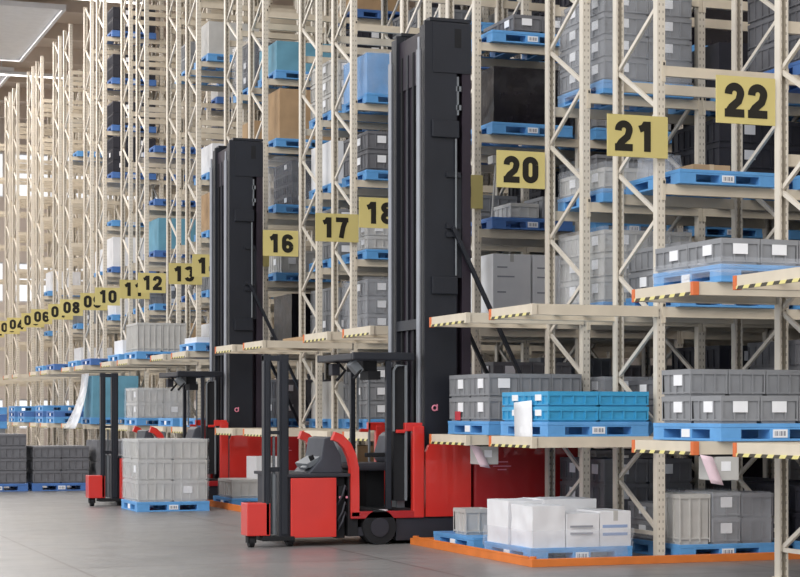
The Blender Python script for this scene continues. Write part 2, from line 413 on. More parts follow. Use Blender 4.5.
def crates(x, y, z, nx, ny, nz, s, mt, place, lab=(.8, .8), skip=None, lid=True):
    for k in range(nz):
        for j in range(ny):
            for i in range(nx):
                if j == 1 and x > X0 and (i > 0 or x > X0+1.5): continue
                if skip and skip(i, j, k): continue
                pos = ' '.join(w for w in (NZ[nz][k], NY[ny][j], NX[nx][i] if nx > 1 else '') if w)
                crate(x+i*(s[0]+.006), y+j*(s[1]+.006), z+k*s[2], s, mt, ('%s %s crate, %s' % (pos, COLN[mt], place)).strip(),
                      (1 if (j == 0 and random.random() < lab[0]) else 0, 1 if (i == 0 and random.random() < lab[1]) else 0),
                      '%s crates on %s' % (COLN[mt], place), lid)
def box_thing(x, y, z, sx, sy, sz, mt, label, kind='carton'):
    m = MB().box(0, sx, 0, sy, 0, sz)
    o = tag(link(kind, m.mesh(kind, mt, bevel=.006), loc=(x, y, z)), label, 'box' if kind != 'wrapped_load' else 'wrapped load')
    if mt in ('brown', 'white'):
        link('tape', MB().box(sx/2-.025, sx/2+.025, -.003, sy+.003, sz-.001, sz+.003).box(sx/2-.025, sx/2+.025, -.003, 0, sz-.1, sz).mesh('tape', 'tan' if mt == 'brown' else 'lgrey'), o)
    return o
def film(x, y, z, sx, sy, sz, label, seed=0):
    rnd = random.Random(seed); m = MB(); N = 28; K = 6; k0 = 0
    pts = []
    per = 2*(sx+sy)
    for k in range(K+1):
        for i in range(N):
            s = per*i/N; d = rnd.uniform(-.004, .022)
            if s < sx: p = (s, -d)
            elif s < sx+sy: p = (sx+d, s-sx)
            elif s < 2*sx+sy: p = (sx-(s-sx-sy), sy+d)
            else: p = (-d, sy-(s-2*sx-sy))
            zz = z*0+sz*k/K+(rnd.uniform(-.03, .03) if 0 < k < K else 0)
            if k == 0: zz = 0
            m.v.append((p[0], p[1], zz))
    for k in range(K):
        for i in range(N):
            j = (i+1) % N; m.f.append((k*N+i, k*N+j, (k+1)*N+j, (k+1)*N+i)); m.m.append(0)
    o = link('stretch_film', m.mesh('stretch_film', 'film', smooth=True), loc=(x, y, z))
    return tag(o, label, 'stretch film')
def wrap(load, sx, sy, sz, seed, label='clear film'):
    f = film(-.015, -.015, -.02, sx+.03, sy+.03, sz+.04, None, seed); del f['category']; f.parent = load; f['label'] = label
def crumpled(x, y, z, sx, sy, sz, mt, label, name='wrapped_load', seed=0, amp=.02):
    """a load wrapped tight in film: a slightly bulging, uneven block"""
    import bmesh
    from mathutils import noise
    bm = bmesh.new(); bmesh.ops.create_cube(bm, size=1); bmesh.ops.subdivide_edges(bm, edges=bm.edges[:], cuts=7, use_grid_fill=True)
    for v in bm.verts:
        p = v.co.copy(); q = Vector((p.x*sx, p.y*sy, p.z*sz))
        nn = noise.noise_vector(q*6+Vector((seed*3.1, 0, seed)))
        edge = sum(1 for c in p if abs(c) > .49)
        k = amp*(1 if edge == 1 else .4)
        q += nn*k
        if p.z < -.49: q.z = -sz/2
        v.co = q+Vector((sx/2, sy/2, sz/2))
    me = bpy.data.meshes.new(name); bm.to_mesh(me); bm.free(); me.materials.append(M[mt])
    for p in me.polygons: p.use_smooth = True
    me.set_sharp_from_angle(angle=R(50))
    return tag(link(name, me, loc=(x, y, z)), label, 'wrapped load')
def bay_xy(r, b): return X0+BAY*b+.16, ROW[r]-.095
def pname(r, L, b):
    return 'rack %s %s, %s' % (rk(r), BWORD[b], LWORD[L])
def plabel(r, L, b): return 'blue plastic pallet, rack %s %s, %s' % (rk(r), BWORD[b], LWORD[L])
def sname(r, L): return "aisle end of rack %s, %s" % (rk(r), LWORD[L])
def spallet(r, L, x=7.78, mt='pallet', dy=0, **k):
    y = ROW[r]-.095+dy; z = LV[L]
    pallet(x, y, z, "blue plastic pallet, %s" % sname(r, L), mt, **k); return x, y, z+PHT

used = set()
def cell(r, L, b, mt='pallet', lab=(1, 0)):
    used.add((r, L, b)); x, y = bay_xy(r, b); pallet(x, y, LV[L], plabel(r, L, b), mt, lab); return x, y, LV[L]+PHT

# --- near transfer shelves, seen in front of the masts and posts
x, y, z = spallet(22, 1, 7.85); C = (.37, .53, .235)
crates(x+.01, y+.01, z, 3, 2, 2, C, 'grey', sname(22, 1), skip=lambda i, j, k: k == 1 and j == 0)
x, y, z = spallet(22, 2, 7.85)
crates(x+.01, y+.01, z, 3, 2, 1, (.37, .59, .22), 'grey', sname(22, 2), lid=False)
film(x-.01, y-.01, z-.1, PW+.02, PD+.02, .16, "loose clear film round the pallet at "+sname(22, 2), 3)
x, y, z = spallet(21, 1, 7.80, dy=.08)
crates(x+.01, y+.01, z, 2, 2, 2, (.565, .59, .155), 'teal', sname(21, 1), lab=(0, 1))
x, y, z = spallet(20, 1, 7.86)
crates(x+.01, y+.01, z, 3, 2, 2, (.37, .59, .262), 'grey', sname(20, 1), lab=(.3, 1))
tag(link('red_sticker', MB().box(-.004, .002, -.08, .08, -.05, .05).mesh('red_sticker', 'redlabel'), loc=(x+.006, y+.92, z+.06)), 'small red sticker on a grey crate by the forklift mast', 'sticker')
# floor pallets at the ends of racks 21 and 20
x, y, z = spallet(21, 0, 7.6, dy=.05)
crumpled(x+.02, y+.62, z, .40, .56, .45, 'white', 'tall white film-wrapped block at the left rear of the floor pallet before rack twenty-one', seed=1)
crumpled(x+.42, y+.6, z, .6, .56, .46, 'white', 'white film-wrapped bundle behind the cartons on the floor pallet before rack twenty-one', seed=2)
crumpled(x+.04, y+.04, z, .36, .54, .42, 'white', 'front left white wrapped parcel on the floor pallet before rack twenty-one', seed=3)
c = crumpled(x+.41, y+.02, z, .36, .5, .34, 'white', 'low white wrapped parcel with grey print on the floor pallet before rack twenty-one', seed=4)
for z_ in (.2, .13): link('print_line', MB().box(.03, .28, -.022, -.014, z_, z_+.02).mesh('print_line', 'grey_ink'), c)
c = box_thing(x+.78, y+.02, z, .35, .56, .36, 'white', 'white carton with pale blue print on the floor pallet before rack twenty-one')
for z_ in (.19, .11): link('print_line', MB().box(.03, .31, -.003, 0, z_, z_+.03).mesh('print_line', 'blue_ink'), c)
film(x-.01, y-.01, 0.03, PW+.02, PD+.02, .3, 'clear film around the white goods on the floor pallet before rack twenty-one', 5)
x, y, z = spallet(20, 0, 7.68)
crate(x+.08, y+.42, z, (.34, .38, .29), 'lgrey', 'single pale grey crate on the floor pallet before rack twenty', (0, 0), lid=False)
m = MB(); m.box(0, .3, 0, .003, 0, .02)
# --- racks 21 and 20, end bays
def lay(*a): return a
x, y, z = cell(21, 0, 0)
crate(x+.01, y+.01, z, (.36, .58, .52), 'lgrey', 'tall pale grey bin by the post on the floor pallet in rack twenty-one', (0, 0))
crates(x+.39, y+.01, z, 1, 1, 2, (.33, .58, .27), 'grey', 'rack twenty-one floor pallet beside the pale bin', (1, 0))
crates(x+.74, y+.01, z, 1, 1, 2, (.38, .58, .26), 'dgrey', 'rack twenty-one floor pallet, right end', (0, 0))
film(x+.38, y-.005, z, .75, 1.2, .53, 'clear film round the grey crates on the floor pallet in rack twenty-one', 9)
crates(x+.01, y+.61, z, 2, 1, 2, (.55, .58, .2), 'grey', 'back of rack twenty-one floor pallet')
x, y, z = cell(21, 1, 0)
crates(x+.02, y+.01, z, 3, 2, 2, (.37, .59, .22), 'dgrey', pname(21, 1, 0))
x, y, z = cell(21, 2, 0)
crates(x+.02, y+.01, z, 2, 2, 2, (.55, .59, .26), 'grey', pname(21, 2, 0))
x, y, z = cell(21, 3, 0)
box_thing(x+.32, y+.3, z, .45, .4, .1, 'brown', 'flat brown cardboard box on the third beam level of rack twenty-one')
crumpled(x+.03, y+.5, z, .26, .5, .22, 'film', 'crumpled clear film bundle on the third beam level of rack twenty-one', seed=8, amp=.05)
used.add((21, 4, 0))
x, y, z = cell(20, 0, 0, lab=(0, 0))
crates(x+.02, y+.01, z, 2, 2, 3, (.55, .59, .28), 'dgrey', pname(20, 0, 0))
x, y, z = cell(20, 1, 0)
crates(x+.02, y+.01, z, 2, 2, 2, (.55, .59, .25), 'grey', pname(20, 1, 0))
film(x, y, z, PW, PD, .5, 'clear film round the grey crates at first beam level of rack twenty', 12)
x, y, z = cell(20, 2, 0)
crates(x+.02, y+.01, z, 2, 2, 3, (.55, .59, .27), 'lgrey', pname(20, 2, 0))
film(x, y, z-.1, PW, PD, .95, 'clear film round the pale crates at second beam level of rack twenty', 13)
x, y, z = cell(20, 3, 0)
crates(x+.02, y+.01, z, 2, 2, 1, (.55, .59, .24), 'lgrey', pname(20, 3, 0), lid=False)
film(x, y, z-.05, PW, PD, .35, 'clear film round the pale crates at third beam level of rack twenty', 14)
x, y, z = cell(20, 4, 0)
crates(x+.02, y+.01, z, 2, 2, 4, (.55, .59, .25), 'grey', pname(20, 4, 0), lab=(1, 1))
film(x, y, z-.1, PW, PD, 1.08, 'clear film round the tall grey crate stack high in rack twenty', 15)
# --- rack nineteen seen between the near mast and rack 20
x, y, z = cell(19, 5, 0)
crates(x+.3, y+.01, z, 2, 2, 1, (.4, .5, .22), 'dgrey', pname(19, 5, 0))
x, y, z = cell(19, 4, 0)
crumpled(x+.03, y+.02, z, 1.08, 1.16, .72, 'blackwrap', 'black film-wrapped load on the fourth beam level of rack nineteen', seed=20)
x, y, z = cell(19, 3, 0, 'navy')
crate(x+.3, y+.1, z, (.4, .6, .2), 'lgrey', 'pale grey bin on the third beam level of rack nineteen', (0, 0))
crate(x+.75, y+.1, z, (.33, .6, .3), 'grey', 'grey bin on the third beam level of rack nineteen', (0, 0))
m = MB().cyl((0, 0, 0), (.06, 0, .75), .014, 10).box(-.02, .2, -.08, .08, .72, .82)
tag(link('parts_trolley_handle', m.mesh('parts_trolley_handle', 'lgrey'), loc=(x+.12, y+.3, z)), 'thin pale upright handle on the third beam level of rack nineteen', 'handle')
x, y, z = cell(19, 2, 0)
for i, nm in enumerate(('left', 'right')):
    c = box_thing(x+.02+.56*i, y+.02, z, .53, 1.1, .8, 'white', '%s white carton with grey print at the second beam level of rack nineteen' % nm)
    for x1_, z_ in ((.2, .62), (.3, .5), (.18, .3)): link('print_line', MB().box(.06, x1_, -.003, 0, z_, z_+.018).mesh('print_line', 'grey_ink'), c)
x, y, z = cell(19, 1, 0)
crates(x+.02, y+.01, z, 2, 2, 3, (.55, .59, .25), 'dgrey', pname(19, 1, 0))
x, y, z = cell(18, 5, 0, 'navy'); x, y, z = cell(18, 4, 0, 'navy'); x, y, z = cell(18, 3, 0)
crates(x+.02, y+.01, z, 2, 2, 2, (.55, .59, .25), 'grey', pname(18, 3, 0))
# --- racks 17 to 14 end bays
x, y, z = cell(17, 5, 0)
wrap(crumpled(x+.02, y+.02, z, 1.1, 1.15, .62, 'pallet', 'pale blue film-wrapped crates on the fifth beam level of rack seventeen', seed=30), 1.1, 1.15, .62, 31)
x, y, z = cell(17, 4, 0)
crates(x+.02, y+.01, z, 2, 1, 2, (.55, 1.18, .3), 'dgrey', pname(17, 4, 0))
x, y, z = cell(17, 3, 0)
crates(x+.02, y+.01, z, 2, 1, 2, (.4, .5, .2), 'lgrey', pname(17, 3, 0)); film(x, y, z, .9, .7, .5, 'clear film on the third beam level of rack seventeen', 32)
x, y, z = cell(17, 2, 0)
crates(x+.02, y+.01, z, 2, 1, 3, (.55, 1.18, .27), 'grey', pname(17, 2, 0)); film(x, y, z-.1, PW, PD, .95, 'clear film round crates on the second beam level of rack seventeen', 33)
x, y, z = cell(17, 1, 0)
crates(x+.02, y+.01, z, 2, 1, 3, (.55, 1.18, .27), 'grey', pname(17, 1, 0))
x, y, z = cell(15, 6, 0)
crumpled(x+.02, y+.02, z, 1.1, 1.15, .52, 'tealbox', 'teal wrapped load on the sixth beam level of rack fifteen', seed=40)
x, y, z = cell(15, 5, 0)
box_thing(x+.08, y+.05, z, .98, 1.1, .9, 'brown', 'big brown cardboard box on the fifth beam level of rack fifteen')
x, y, z = cell(15, 4, 0)
crates(x+.3, y+.01, z, 2, 1, 4, (.4, 1.18, .2), 'char', pname(15, 4, 0)); film(x, y, z, PW, PD, .85, 'clear film round charcoal crates on the fourth beam level of rack fifteen', 41)
x, y, z = cell(15, 3, 0)
crates(x+.1, y+.01, z, 2, 1, 1, (.45, 1.18, .4), 'lgrey', pname(15, 3, 0))
x, y, z = cell(15, 2, 0)
crumpled(x+.3, y+.02, z, .82, 1.15, .9, 'blackwrap', 'black film-wrapped load on the second beam level of rack fifteen', seed=42)
x, y, z = cell(15, 1, 0)
crates(x+.02, y+.01, z, 2, 1, 2, (.55, 1.18, .35), 'dgrey', pname(15, 1, 0))
x, y, z = cell(14, 6, 0)
crates(x+.02, y+.01, z, 2, 1, 3, (.55, 1.18, .28), 'char', pname(14, 6, 0)); film(x-.02, y, z, PW, PD, .9, 'clear film round charcoal crates on the sixth beam level of rack 14', 43)
x, y, z = cell(16, 4, 0); box_thing(x+.02, y+.05, z, 1.05, 1.1, .7, 'white', 'white carton on the fourth beam level of rack sixteen')
x, y, z = cell(16, 5, 0); crates(x+.02, y+.01, z, 2, 1, 3, (.55, 1.18, .28), 'lgrey', pname(16, 5, 0))
x, y, z = cell(16, 2, 0); crates(x+.02, y+.01, z, 2, 1, 2, (.55, 1.18, .4), 'grey', pname(16, 2, 0))
for L in (4, 5, 6): x, y, z = cell(11, L, 0, 'navy')
x, y = bay_xy(11, 0)
crumpled(x+.1, y+.05, LV[4]+PHT, .95, 1.1, .75, 'tealbox', 'teal wrapped block on the fourth beam level of rack eleven', seed=50)
x, y, z = cell(11, 3, 0)
x, y, z = cell(9, 6, 0, 'navy'); crates(x+.02, y+.01, z, 2, 1, 3, (.55, 1.18, .3), 'char', pname(9, 6, 0))
for L_ in (7, 8, 9):
    x, y, z = cell(9, L_, 0, 'navy')
    for k in range(2): bin_(x+.02, y+.01, z+k*.3, (1.1, 1.15, .3), 'char', '%s wide charcoal bin, rack nine, %s' % (('lower', 'upper')[k], LWORD[L_]))
for r_, L_ in ((10, 3), (9, 3), (7, 3), (7, 2), (5, 3), (9, 5), (5, 4), (7, 7), (13, 3), (13, 5), (13, 2), (8, 4)):
    x, y, z = cell(r_, L_, 0)
    k = (r_*7+L_) % 3
    if k == 0: box_thing(x+.1, y+.05, z, .9, 1.05, .6, 'white', 'white carton, rack %s, %s' % (rk(r_), LWORD[L_]))
    elif k == 1: crates(x+.02, y+.01, z, 2, 1, 2, (.55, 1.18, .3), 'grey', pname(r_, L_, 0))
# --- far transfer shelves
box_thing(8.25, ROW[17]-.03, LV[2], .55, 1.08, .07, 'brown', 'flat folded cardboard lying on the aisle end of rack seventeen')
x, y, z = spallet(15, 2); crumpled(x+.05, y+.1, z, .9, .9, .1, 'white', 'low white wrapped parcel at '+sname(15, 2), seed=61)
x, y, z = spallet(13, 2); crates(x+.02, y+.02, z, 2, 2, 1, (.5, .55, .58), 'lgrey', sname(13, 2), (0, 0))
x, y, z = spallet(12, 2); box_thing(x+.1, y+.1, z, .5, .9, .3, 'white', 'small white carton at '+sname(12, 2))
spallet(10, 2); spallet(11, 2, mt='navy'); spallet(9, 2, mt='navy'); spallet(8, 2)
x, y, z = spallet(14, 1)
x, y, z = spallet(15, 1)
x, y, z = spallet(13, 1); crates(x+.02, y+.02, z, 2, 2, 2, (.53, .56, .3), 'lgrey', sname(13, 1), (.5, .5)); film(x, y, z, 1.1, 1.15, .62, 'clear film round the crates at '+sname(13, 1), 62)
x, y, z = spallet(11, 1); crumpled(x+.05, y+.05, z, 1.05, 1.1, .95, 'tealbox', 'teal wrapped block with draped white film at '+sname(11, 1), seed=63)
# film sheet draped off that block
m = MB(); n = 9
for i in range(n+1):
    t = i/n
    for k in range(4): m.v.append((-.05-.32*t*t-.03*k*t, .1+k*.3+.1*math.sin(4*t+k), 1.1-1.25*t))
for i in range(n):
    for k in range(3): m.f.append((i*4+k, i*4+k+1, i*4+k+5, i*4+k+4)); m.m.append(0)
me = m.mesh('draped_film', 'drape', smooth=True); o = link('draped_film', me, loc=(x+.02, y, z-.1)); o.modifiers.new('s', 'SOLIDIFY').thickness = .006
tag(o, 'white film sheet hanging down beside the teal block', 'film')
for r_ in (9, 8, 7, 6):
    y = ROW[r_]-.095
    for k in range(2 if r_ % 2 else 3):
        pallet(7.78, y, LV[1]+k*(PHT+.002), '%s blue pallet of the empty stack at %s' % (['lowest', 'second', 'topmost'][k], sname(r_, 1)), 'pallet' if k % 2 == 0 else 'navy', (0, 1))
# --- the floor near the left
def floor_stack(x, y, label, mt, nx, ny, nz, s, mp='pallet', f=True):
    pallet(x, y, 0, 'blue pallet on the floor under the %s' % label, mp)
    crates(x+.02, y+.02, PHT, nx, ny, nz, s, mt, 'the %s' % label, (.1, .1))
    if f: film(x, y, PHT, nx*(s[0]+.006)+.03, ny*(s[1]+.006)+.03, nz*s[2]+.01, 'clear film round the %s' % label, int(x*10+y))
floor_stack(5.93, 28.27, 'grey stack in the main aisle', 'lgrey', 2, 2, 3, (.54, .58, .32))
pallet(7.6, ROW[16]-.06, 0, 'blue pallet on the floor beside the front forklift, before rack sixteen', 'pallet')
crate(7.62, ROW[16], PHT, (.98, .9, .3), 'lgrey', 'wide pale grey bin on the floor pallet before rack sixteen', (0, 0))
box_thing(8.05, ROW[16]+.1, PHT+.3, .48, .6, .36, 'white', 'pale box on top of the wide grey bin before rack sixteen')
for i, (px, nm) in enumerate(((4.4, 'leftmost'), (5.62, 'second'), (6.84, 'third'))):
    yy = 36.6
    pallet(px, yy, 0, '%s blue pallet of the floor row by the far forklift' % nm, 'navy')
    if i < 2:
        crates(px+.02, yy+.02, PHT, 2, 2, 4 if i == 0 else 3, (.54, .58, .24), 'dgrey', '%s pallet of the row left of the far forklift' % nm, (.1, .1))
    else:
        for k in range(2): crumpled(px+.04, yy+.05, PHT+k*.42, 1.04, 1.1, .41, 'dgrey', '%s dark bagged bundle on the third floor pallet by the far forklift' % ('lower', 'upper')[k], seed=70+k, amp=.05)
pallet(4.5, 40.2, 0, 'blue floor pallet standing behind the far left crate stacks', 'navy')
crates(4.52, 40.22, PHT, 2, 2, 4, (.54, .58, .26), 'grey', 'pallet behind the far left stacks', (.2, .2))
for i in range(3): pallet(4.5, 40.2, PHT+1.04+i*(PHT+.002), '%s empty blue pallet on top of the far left crate stack' % ['lowest', 'middle', 'topmost'][i], 'pallet' if i != 1 else 'navy')

# --- generic fill of the deeper bays
rf = random.Random(11)
def fill(r, L, b):
    if (r, L, b) in used: return
    x, y = bay_xy(r, b); z = LV[L]
    used.add((r, L, b)); q = rf.random()
    pallet(x, y, z, plabel(r, L, b), 'navy' if rf.random() < .45 else 'pallet', (1, 0) if r > 17 else (0, 0)); z += PHT
    w = ', rack %s %s, %s' % (rk(r), BWORD[b], LWORD[L])
    if q < (.05 if r > 17 else .2): return
    if q < .62:
        mt = rf.choice(['dgrey', 'char', 'grey', 'char']); nz = rf.choice((2, 3, 3) if r > 17 else (1, 2, 2, 3))
        if b == 0 and r > 15:
            crates(x+.02, y+.01, z, 2, 1 if L > 2 else 2, nz, (.55, .59, .27), mt, w[2:], (.7, .0))
        else:
            for k in range(nz): bin_(x+.02, y+.01, z+k*.29, (1.1, 1.15, .29), mt, ('%s wide %s bin%s' % (NZ[nz][k], COLN[mt], w)).strip())
    elif q < .74: crumpled(x+.03, y+.03, z, 1.06, 1.14, rf.uniform(.5, .85), 'blackwrap', 'black wrapped load'+w, seed=r*9+L*3+b)
    elif q < .84: box_thing(x+.05, y+.05, z, 1.0, 1.1, rf.uniform(.5, .85), 'brown', 'brown carton'+w)
    elif q < .92 and r < 18: crumpled(x+.03, y+.03, z, 1.06, 1.14, rf.uniform(.4, .8), 'white', 'white wrapped load'+w, seed=r*7+L+b)
    else: crumpled(x+.03, y+.03, z, 1.06, 1.14, rf.uniform(.4, .7), 'lgrey' if r < 18 else 'char', ('pale grey' if r < 18 else 'charcoal')+' wrapped load'+w, seed=r*5+L+b)
for r in (22, 21, 20, 19, 18, 17, 16, 15, 14):
    n = (21-r)//2 if r <= 21 else -1
    if r == 22: continue
    for b in range(5 if n <= 2 else 4):
        for L in range(0, 6 if n <= 1 else 8):
            if b == 0 and (r, L, b) not in used and rf.random() < (.1 if r > 17 else .35): continue
            if L == 5 and n <= 0: continue
            dens = 1 if n <= 0 else (.95 if n == 1 else .5)
            if rf.random() < dens: fill(r, L, b)
for r in (13, 12, 11, 10, 9, 8):
    for b in range(0, 3):
        for L in (1, 2, 3, 4, 5, 6, 7):
            if rf.random() < .16: fill(r, L, b)

# ------------------------------------------------------------------ papers and boxes hung under the shelves
def hang(x, y, z, label, mt='pink', h=.3, w=.16, tilt=.12, name='paper_sheet'):
    m = MB(); n = 6
    for i in range(n+1):
        t = i/n; dx = tilt*t
        m.v += [(dx, -.01*t, -h*t), (dx+w, -.01*t, -h*t-.02)]
    for i in range(n): m.f.append((2*i, 2*i+1, 2*i+3, 2*i+2)); m.m.append(0)
    o = link(name, m.mesh(name, mt, smooth=True), loc=(x, y, z)); o.modifiers.new('s', 'SOLIDIFY').thickness = .002
    return tag(o, label, 'paper')
hang(7.67, ROW[22]-.06, LV[1]-.11, 'pink paper sheet hanging under the shelf rail of rack twenty-two', h=.24, w=.12, tilt=.1)
hang(7.72, ROW[20]+.1, LV[1]-.11, 'pink paper sheet hanging under the shelf rail of rack twenty', h=.24, w=.12, tilt=.12)
o = hang(7.79, ROW[21]+.36, LV[1]+.37, 'white paper sheet hung over the bright blue crates and pallet', 'paper', .42, .46, 0)
o.rotation_euler = (0, 0, R(90))
def hung_box(x, y, z, label):
    o = link('control_box', MB().box(0, .22, 0, .3, -.2, 0).mesh('control_box', 'lgrey', bevel=.008), loc=(x, y, z))
    link('bracket', MB().box(-.02, .24, .02, .28, 0, .02).mesh('bracket', 'black'), o)
    link('label', MB().box(.05, .14, -.004, 0, -.12, -.04).mesh('label', 'paper'), o)
    return tag(o, label, 'box')
hung_box(7.84, ROW[22]-.03, LV[1]-.13, 'grey control box under the first shelf rail of rack twenty-two')
hung_box(7.86, ROW[20]+.14, LV[1]-.13, 'grey control box under the first shelf rail of rack twenty')
# orange floor guard rails round the rack ends
def guard(x, y0, y1, x1, label):
    r0 = tag(link('floor_guard_rail', None, loc=(0, 0, 0)), label, 'guard rail', 'orange floor guard rails')
    link('end_rail', MB().box(x, x+.09, y0, y1, 0, .075).box(x, x+.012, y0, y1, .075, .1).mesh('end_rail', 'rail', bevel=.004), r0)
    for yy in (y0-.09, y1): link('aisle_rail', MB().box(x, x1, yy, yy+.09, 0, .075).mesh('aisle_rail', 'rail', bevel=.004), r0)
    for yy in (y0-.02, y1+.02): link('anchor', MB().cyl((x+.045, yy, .075), (x+.045, yy, .1), .035, 12).mesh('anchor', 'rail'), r0)
X2 = X0+BAY*5
guard(7.42, 16.85, 20.12, X2, 'orange floor rail round the ends of racks 20 and 21')
guard(7.42, 21.85+.2, 25.3, X2, 'orange floor rail round the ends of racks 18 and 19')
guard(7.42, 27.0, 30.2, X2, 'orange floor rail round the ends of racks 16 and 17')
guard(7.42, 32.0, 35.2, X2, 'orange floor rail round the ends of racks 14 and 15')

# ------------------------------------------------------------------ narrow-aisle forklift
def forklift(loc, label, d=0.0):
    t = tag(link('forklift', None, loc=loc), label, 'forklift', 'red narrow-aisle forklifts')
    P = lambda name, me, lb=None, par=None: tag(link(name, me, par or t), lb)
    W = 1.4
    # front guide unit
    P('outrigger_box', MB().box(5.5, 5.77, 0, .28, .13, .5).mesh('outrigger_box', 'red', bevel=.012), 'small red front box')
    for x in (5.70, 5.88):
        w = .08 if x < 5.8 else .11
        P('guide_column', MB().box(x, x+w, .02, .12, .1, 2.17).box(x+.02, x+w-.02, .0, .02, .14, 2.1).mesh('guide_column', 'mast', bevel=.004))
    P('column_tie', MB().box(5.70, 5.99, .03, .11, 2.1, 2.16).box(5.78, 5.88, .04, .1, 1.27, 1.31).box(5.78, 5.88, .04, .1, .85, .9).mesh('column_tie', 'mast'))
    P('hydraulic_ram', MB().cyl((5.83, .08, .14), (5.83, .08, .82), .03, 14).cyl((5.83, .08, .82), (5.83, .08, 1.25), .016, 12).mesh('hydraulic_ram', 'console', smooth=True))
    P('foot_plate', MB().box(5.68, 6.05, -.01, .3, .07, .12).mesh('foot_plate', 'black', bevel=.006))
    for x in (5.57, 6.02):
        c = P('caster', MB().box(x-.05, x-.035, .05, .15, .05, .15).box(x+.035, x+.05, .05, .15, .05, .15).box(x-.05, x+.05, .05, .15, .12, .14).mesh('caster', 'black'))
        P('caster_wheel', MB().cyl((x-.03, .1, .07), (x+.03, .1, .07), .07, 18).mesh('caster_wheel', 'black', smooth=True), None, c)
    # front compartment
    P('compartment', MB().box(6.0, 6.56, .03, W-.03, .1, .78).mesh('compartment', 'base'))
    P('side_panel', MB().box(6.01, 6.55, 0, .03, .1, .775).mesh('side_panel', 'red', bevel=.01), 'bright red flat side panel')
    P('deck_plate', MB().box(5.96, 6.715, 0, W, .785, .82).mesh('deck_plate', 'base', bevel=.006))
    P('valve_block', MB().box(6.57, 6.68, .1, W-.1, .08, .78).box(6.7, 6.82, .04, W-.04, .1, .78).box(6.585, 6.66, .04, .1, .55, .68).box(6.58, 6.64, .04, .1, .2, .3).mesh('valve_block', 'black', bevel=.005))
    for z in (.32, .43, .62): P('hose', MB().tube([(6.58, .05, z-.15), (6.62, .0, z-.05), (6.66, .03, z+.06), (6.71, .08, z)], .012).mesh('hose', 'base', smooth=True))
    for x in (6.60, 6.68): P('marker_light', MB().cyl((x, .02, .55), (x, .035, .55), .014, 12).mesh('marker_light', 'logo'))
    # steering console
    cn = P('console', MB().prism([(6.32, .82), (6.46, .98), (6.50, 1.22), (6.58, 1.24), (6.70, 1.02), (6.72, .82)], .3, .95).mesh('console', 'seat', bevel=.012))
    P('control_panel', MB().bar((6.33, .625, .9), (6.62, .625, 1.06), .06, .5, up=(0, 1, 0)).bar((6.30, .5, .87), (6.44, .5, .95), .03, .2, up=(0, 1, 0)).mesh('control_panel', 'console', bevel=.008), 'grey sloping control panel', cn)
    P('steering_knob', MB().cyl((6.4, .42, .95), (6.37, .42, 1.02), .03, 14).mesh('steering_knob', 'black', smooth=True), None, cn)
    # cab frame, near and far
    path = [(6.52, 1.25), (6.60, 1.22), (6.68, 1.14), (6.74, 1.02), (6.77, .88), (6.775, .6), (6.775, .33)]
    for y0, y1 in ((-.0, .09), (W-.09, W)):
        f = P('cab_frame', MB().sweep(path, .1, y0, y1).mesh('cab_frame', 'red', smooth=True))
        P('sill', MB().box(6.725, 7.5+d, y0, y1, .3, .385).mesh('sill', 'dred', bevel=.01), None, f)
        P('rear_pillar', MB().box(7.48+d, 7.62+d, y0, y1, .3, 1.36).mesh('rear_pillar', 'red', bevel=.015), None, f)
        P('pillar_cap', MB().box(7.38+d, 7.6+d, y0+.01, y1-.01, 1.30, 1.40).box(7.28+d, 7.4+d, y0+.02, y1-.02, 1.28, 1.32).mesh('pillar_cap', 'red', bevel=.01), None, f)
    P('cab_floor', MB().box(6.8, 7.48+d, .09, W-.09, .34, .41).mesh('cab_floor', 'black'))
    P('step_label', MB().box(7.08, 7.2, .085, .09, .375, .4).mesh('step_label', 'paper'))
    st = P('seat', MB().box(6.88, 7.42, .27, .85, .84, .93).mesh('seat', 'base', bevel=.03))
    P('backrest', MB().prism([(7.30, .93), (7.26, 1.0), (7.33, 1.24), (7.39, 1.29), (7.47, 1.27), (7.47, .93)], .3, .8).mesh('backrest', 'seat', bevel=.02), None, st)
    P('pedestal', MB().box(7.08, 7.3, .5, .8, .41, .84).mesh('pedestal', 'black'), None, st)
    P('armrest', MB().box(7.0, 7.3, .28, .34, 1.0, 1.05).mesh('armrest', 'black', bevel=.01), None, st)
    P('side_locker', MB().box(6.86, 6.98, .9, 1.25, .41, 1.2).mesh('side_locker', 'console', bevel=.01))
    P('battery_case', MB().box(7.34, 7.44, .17, .35, .41, 1.1).mesh('battery_case', 'console', bevel=.01))
    # overhead guard
    g = P('overhead_guard', MB().box(6.75+d, 7.5+d, 0, .07, 2.12, 2.21).box(6.75+d, 7.5+d, W-.07, W, 2.12, 2.21).box(6.75+d, 6.84+d, .07, W-.07, 2.12, 2.2).box(7.42+d, 7.5+d, .07, W-.07, 2.12, 2.2).mesh('overhead_guard', 'mast', bevel=.015))
    for i in range(6): y_ = .22+i*.19; P('guard_bar', MB().box(6.84+d, 7.42+d, y_, y_+.03, 2.15, 2.19).mesh('guard_bar', 'mast'), None, g)
    for y0 in (.02, W-.08):
        P('guard_post', MB().box(7.16+d, 7.22+d, y0, y0+.06, 1.32, 2.12).box(7.16+d, 7.22+d, y0, y0+.06, .41, 1.32).mesh('guard_post', 'mast', bevel=.006), None, g)
        P('window_frame', MB().sweep([(7.25+d, 1.3), (7.25+d, 2.0), (7.29+d, 2.06), (7.4+d, 2.06), (7.4+d, .5)], .022, y0, y0+.03).mesh('window_frame', 'console'), None, g)
    P('rear_screen', MB().box(7.26+d, 7.39+d, .06, .16, .5, 2.04).mesh('rear_screen', 'black'), None, g)
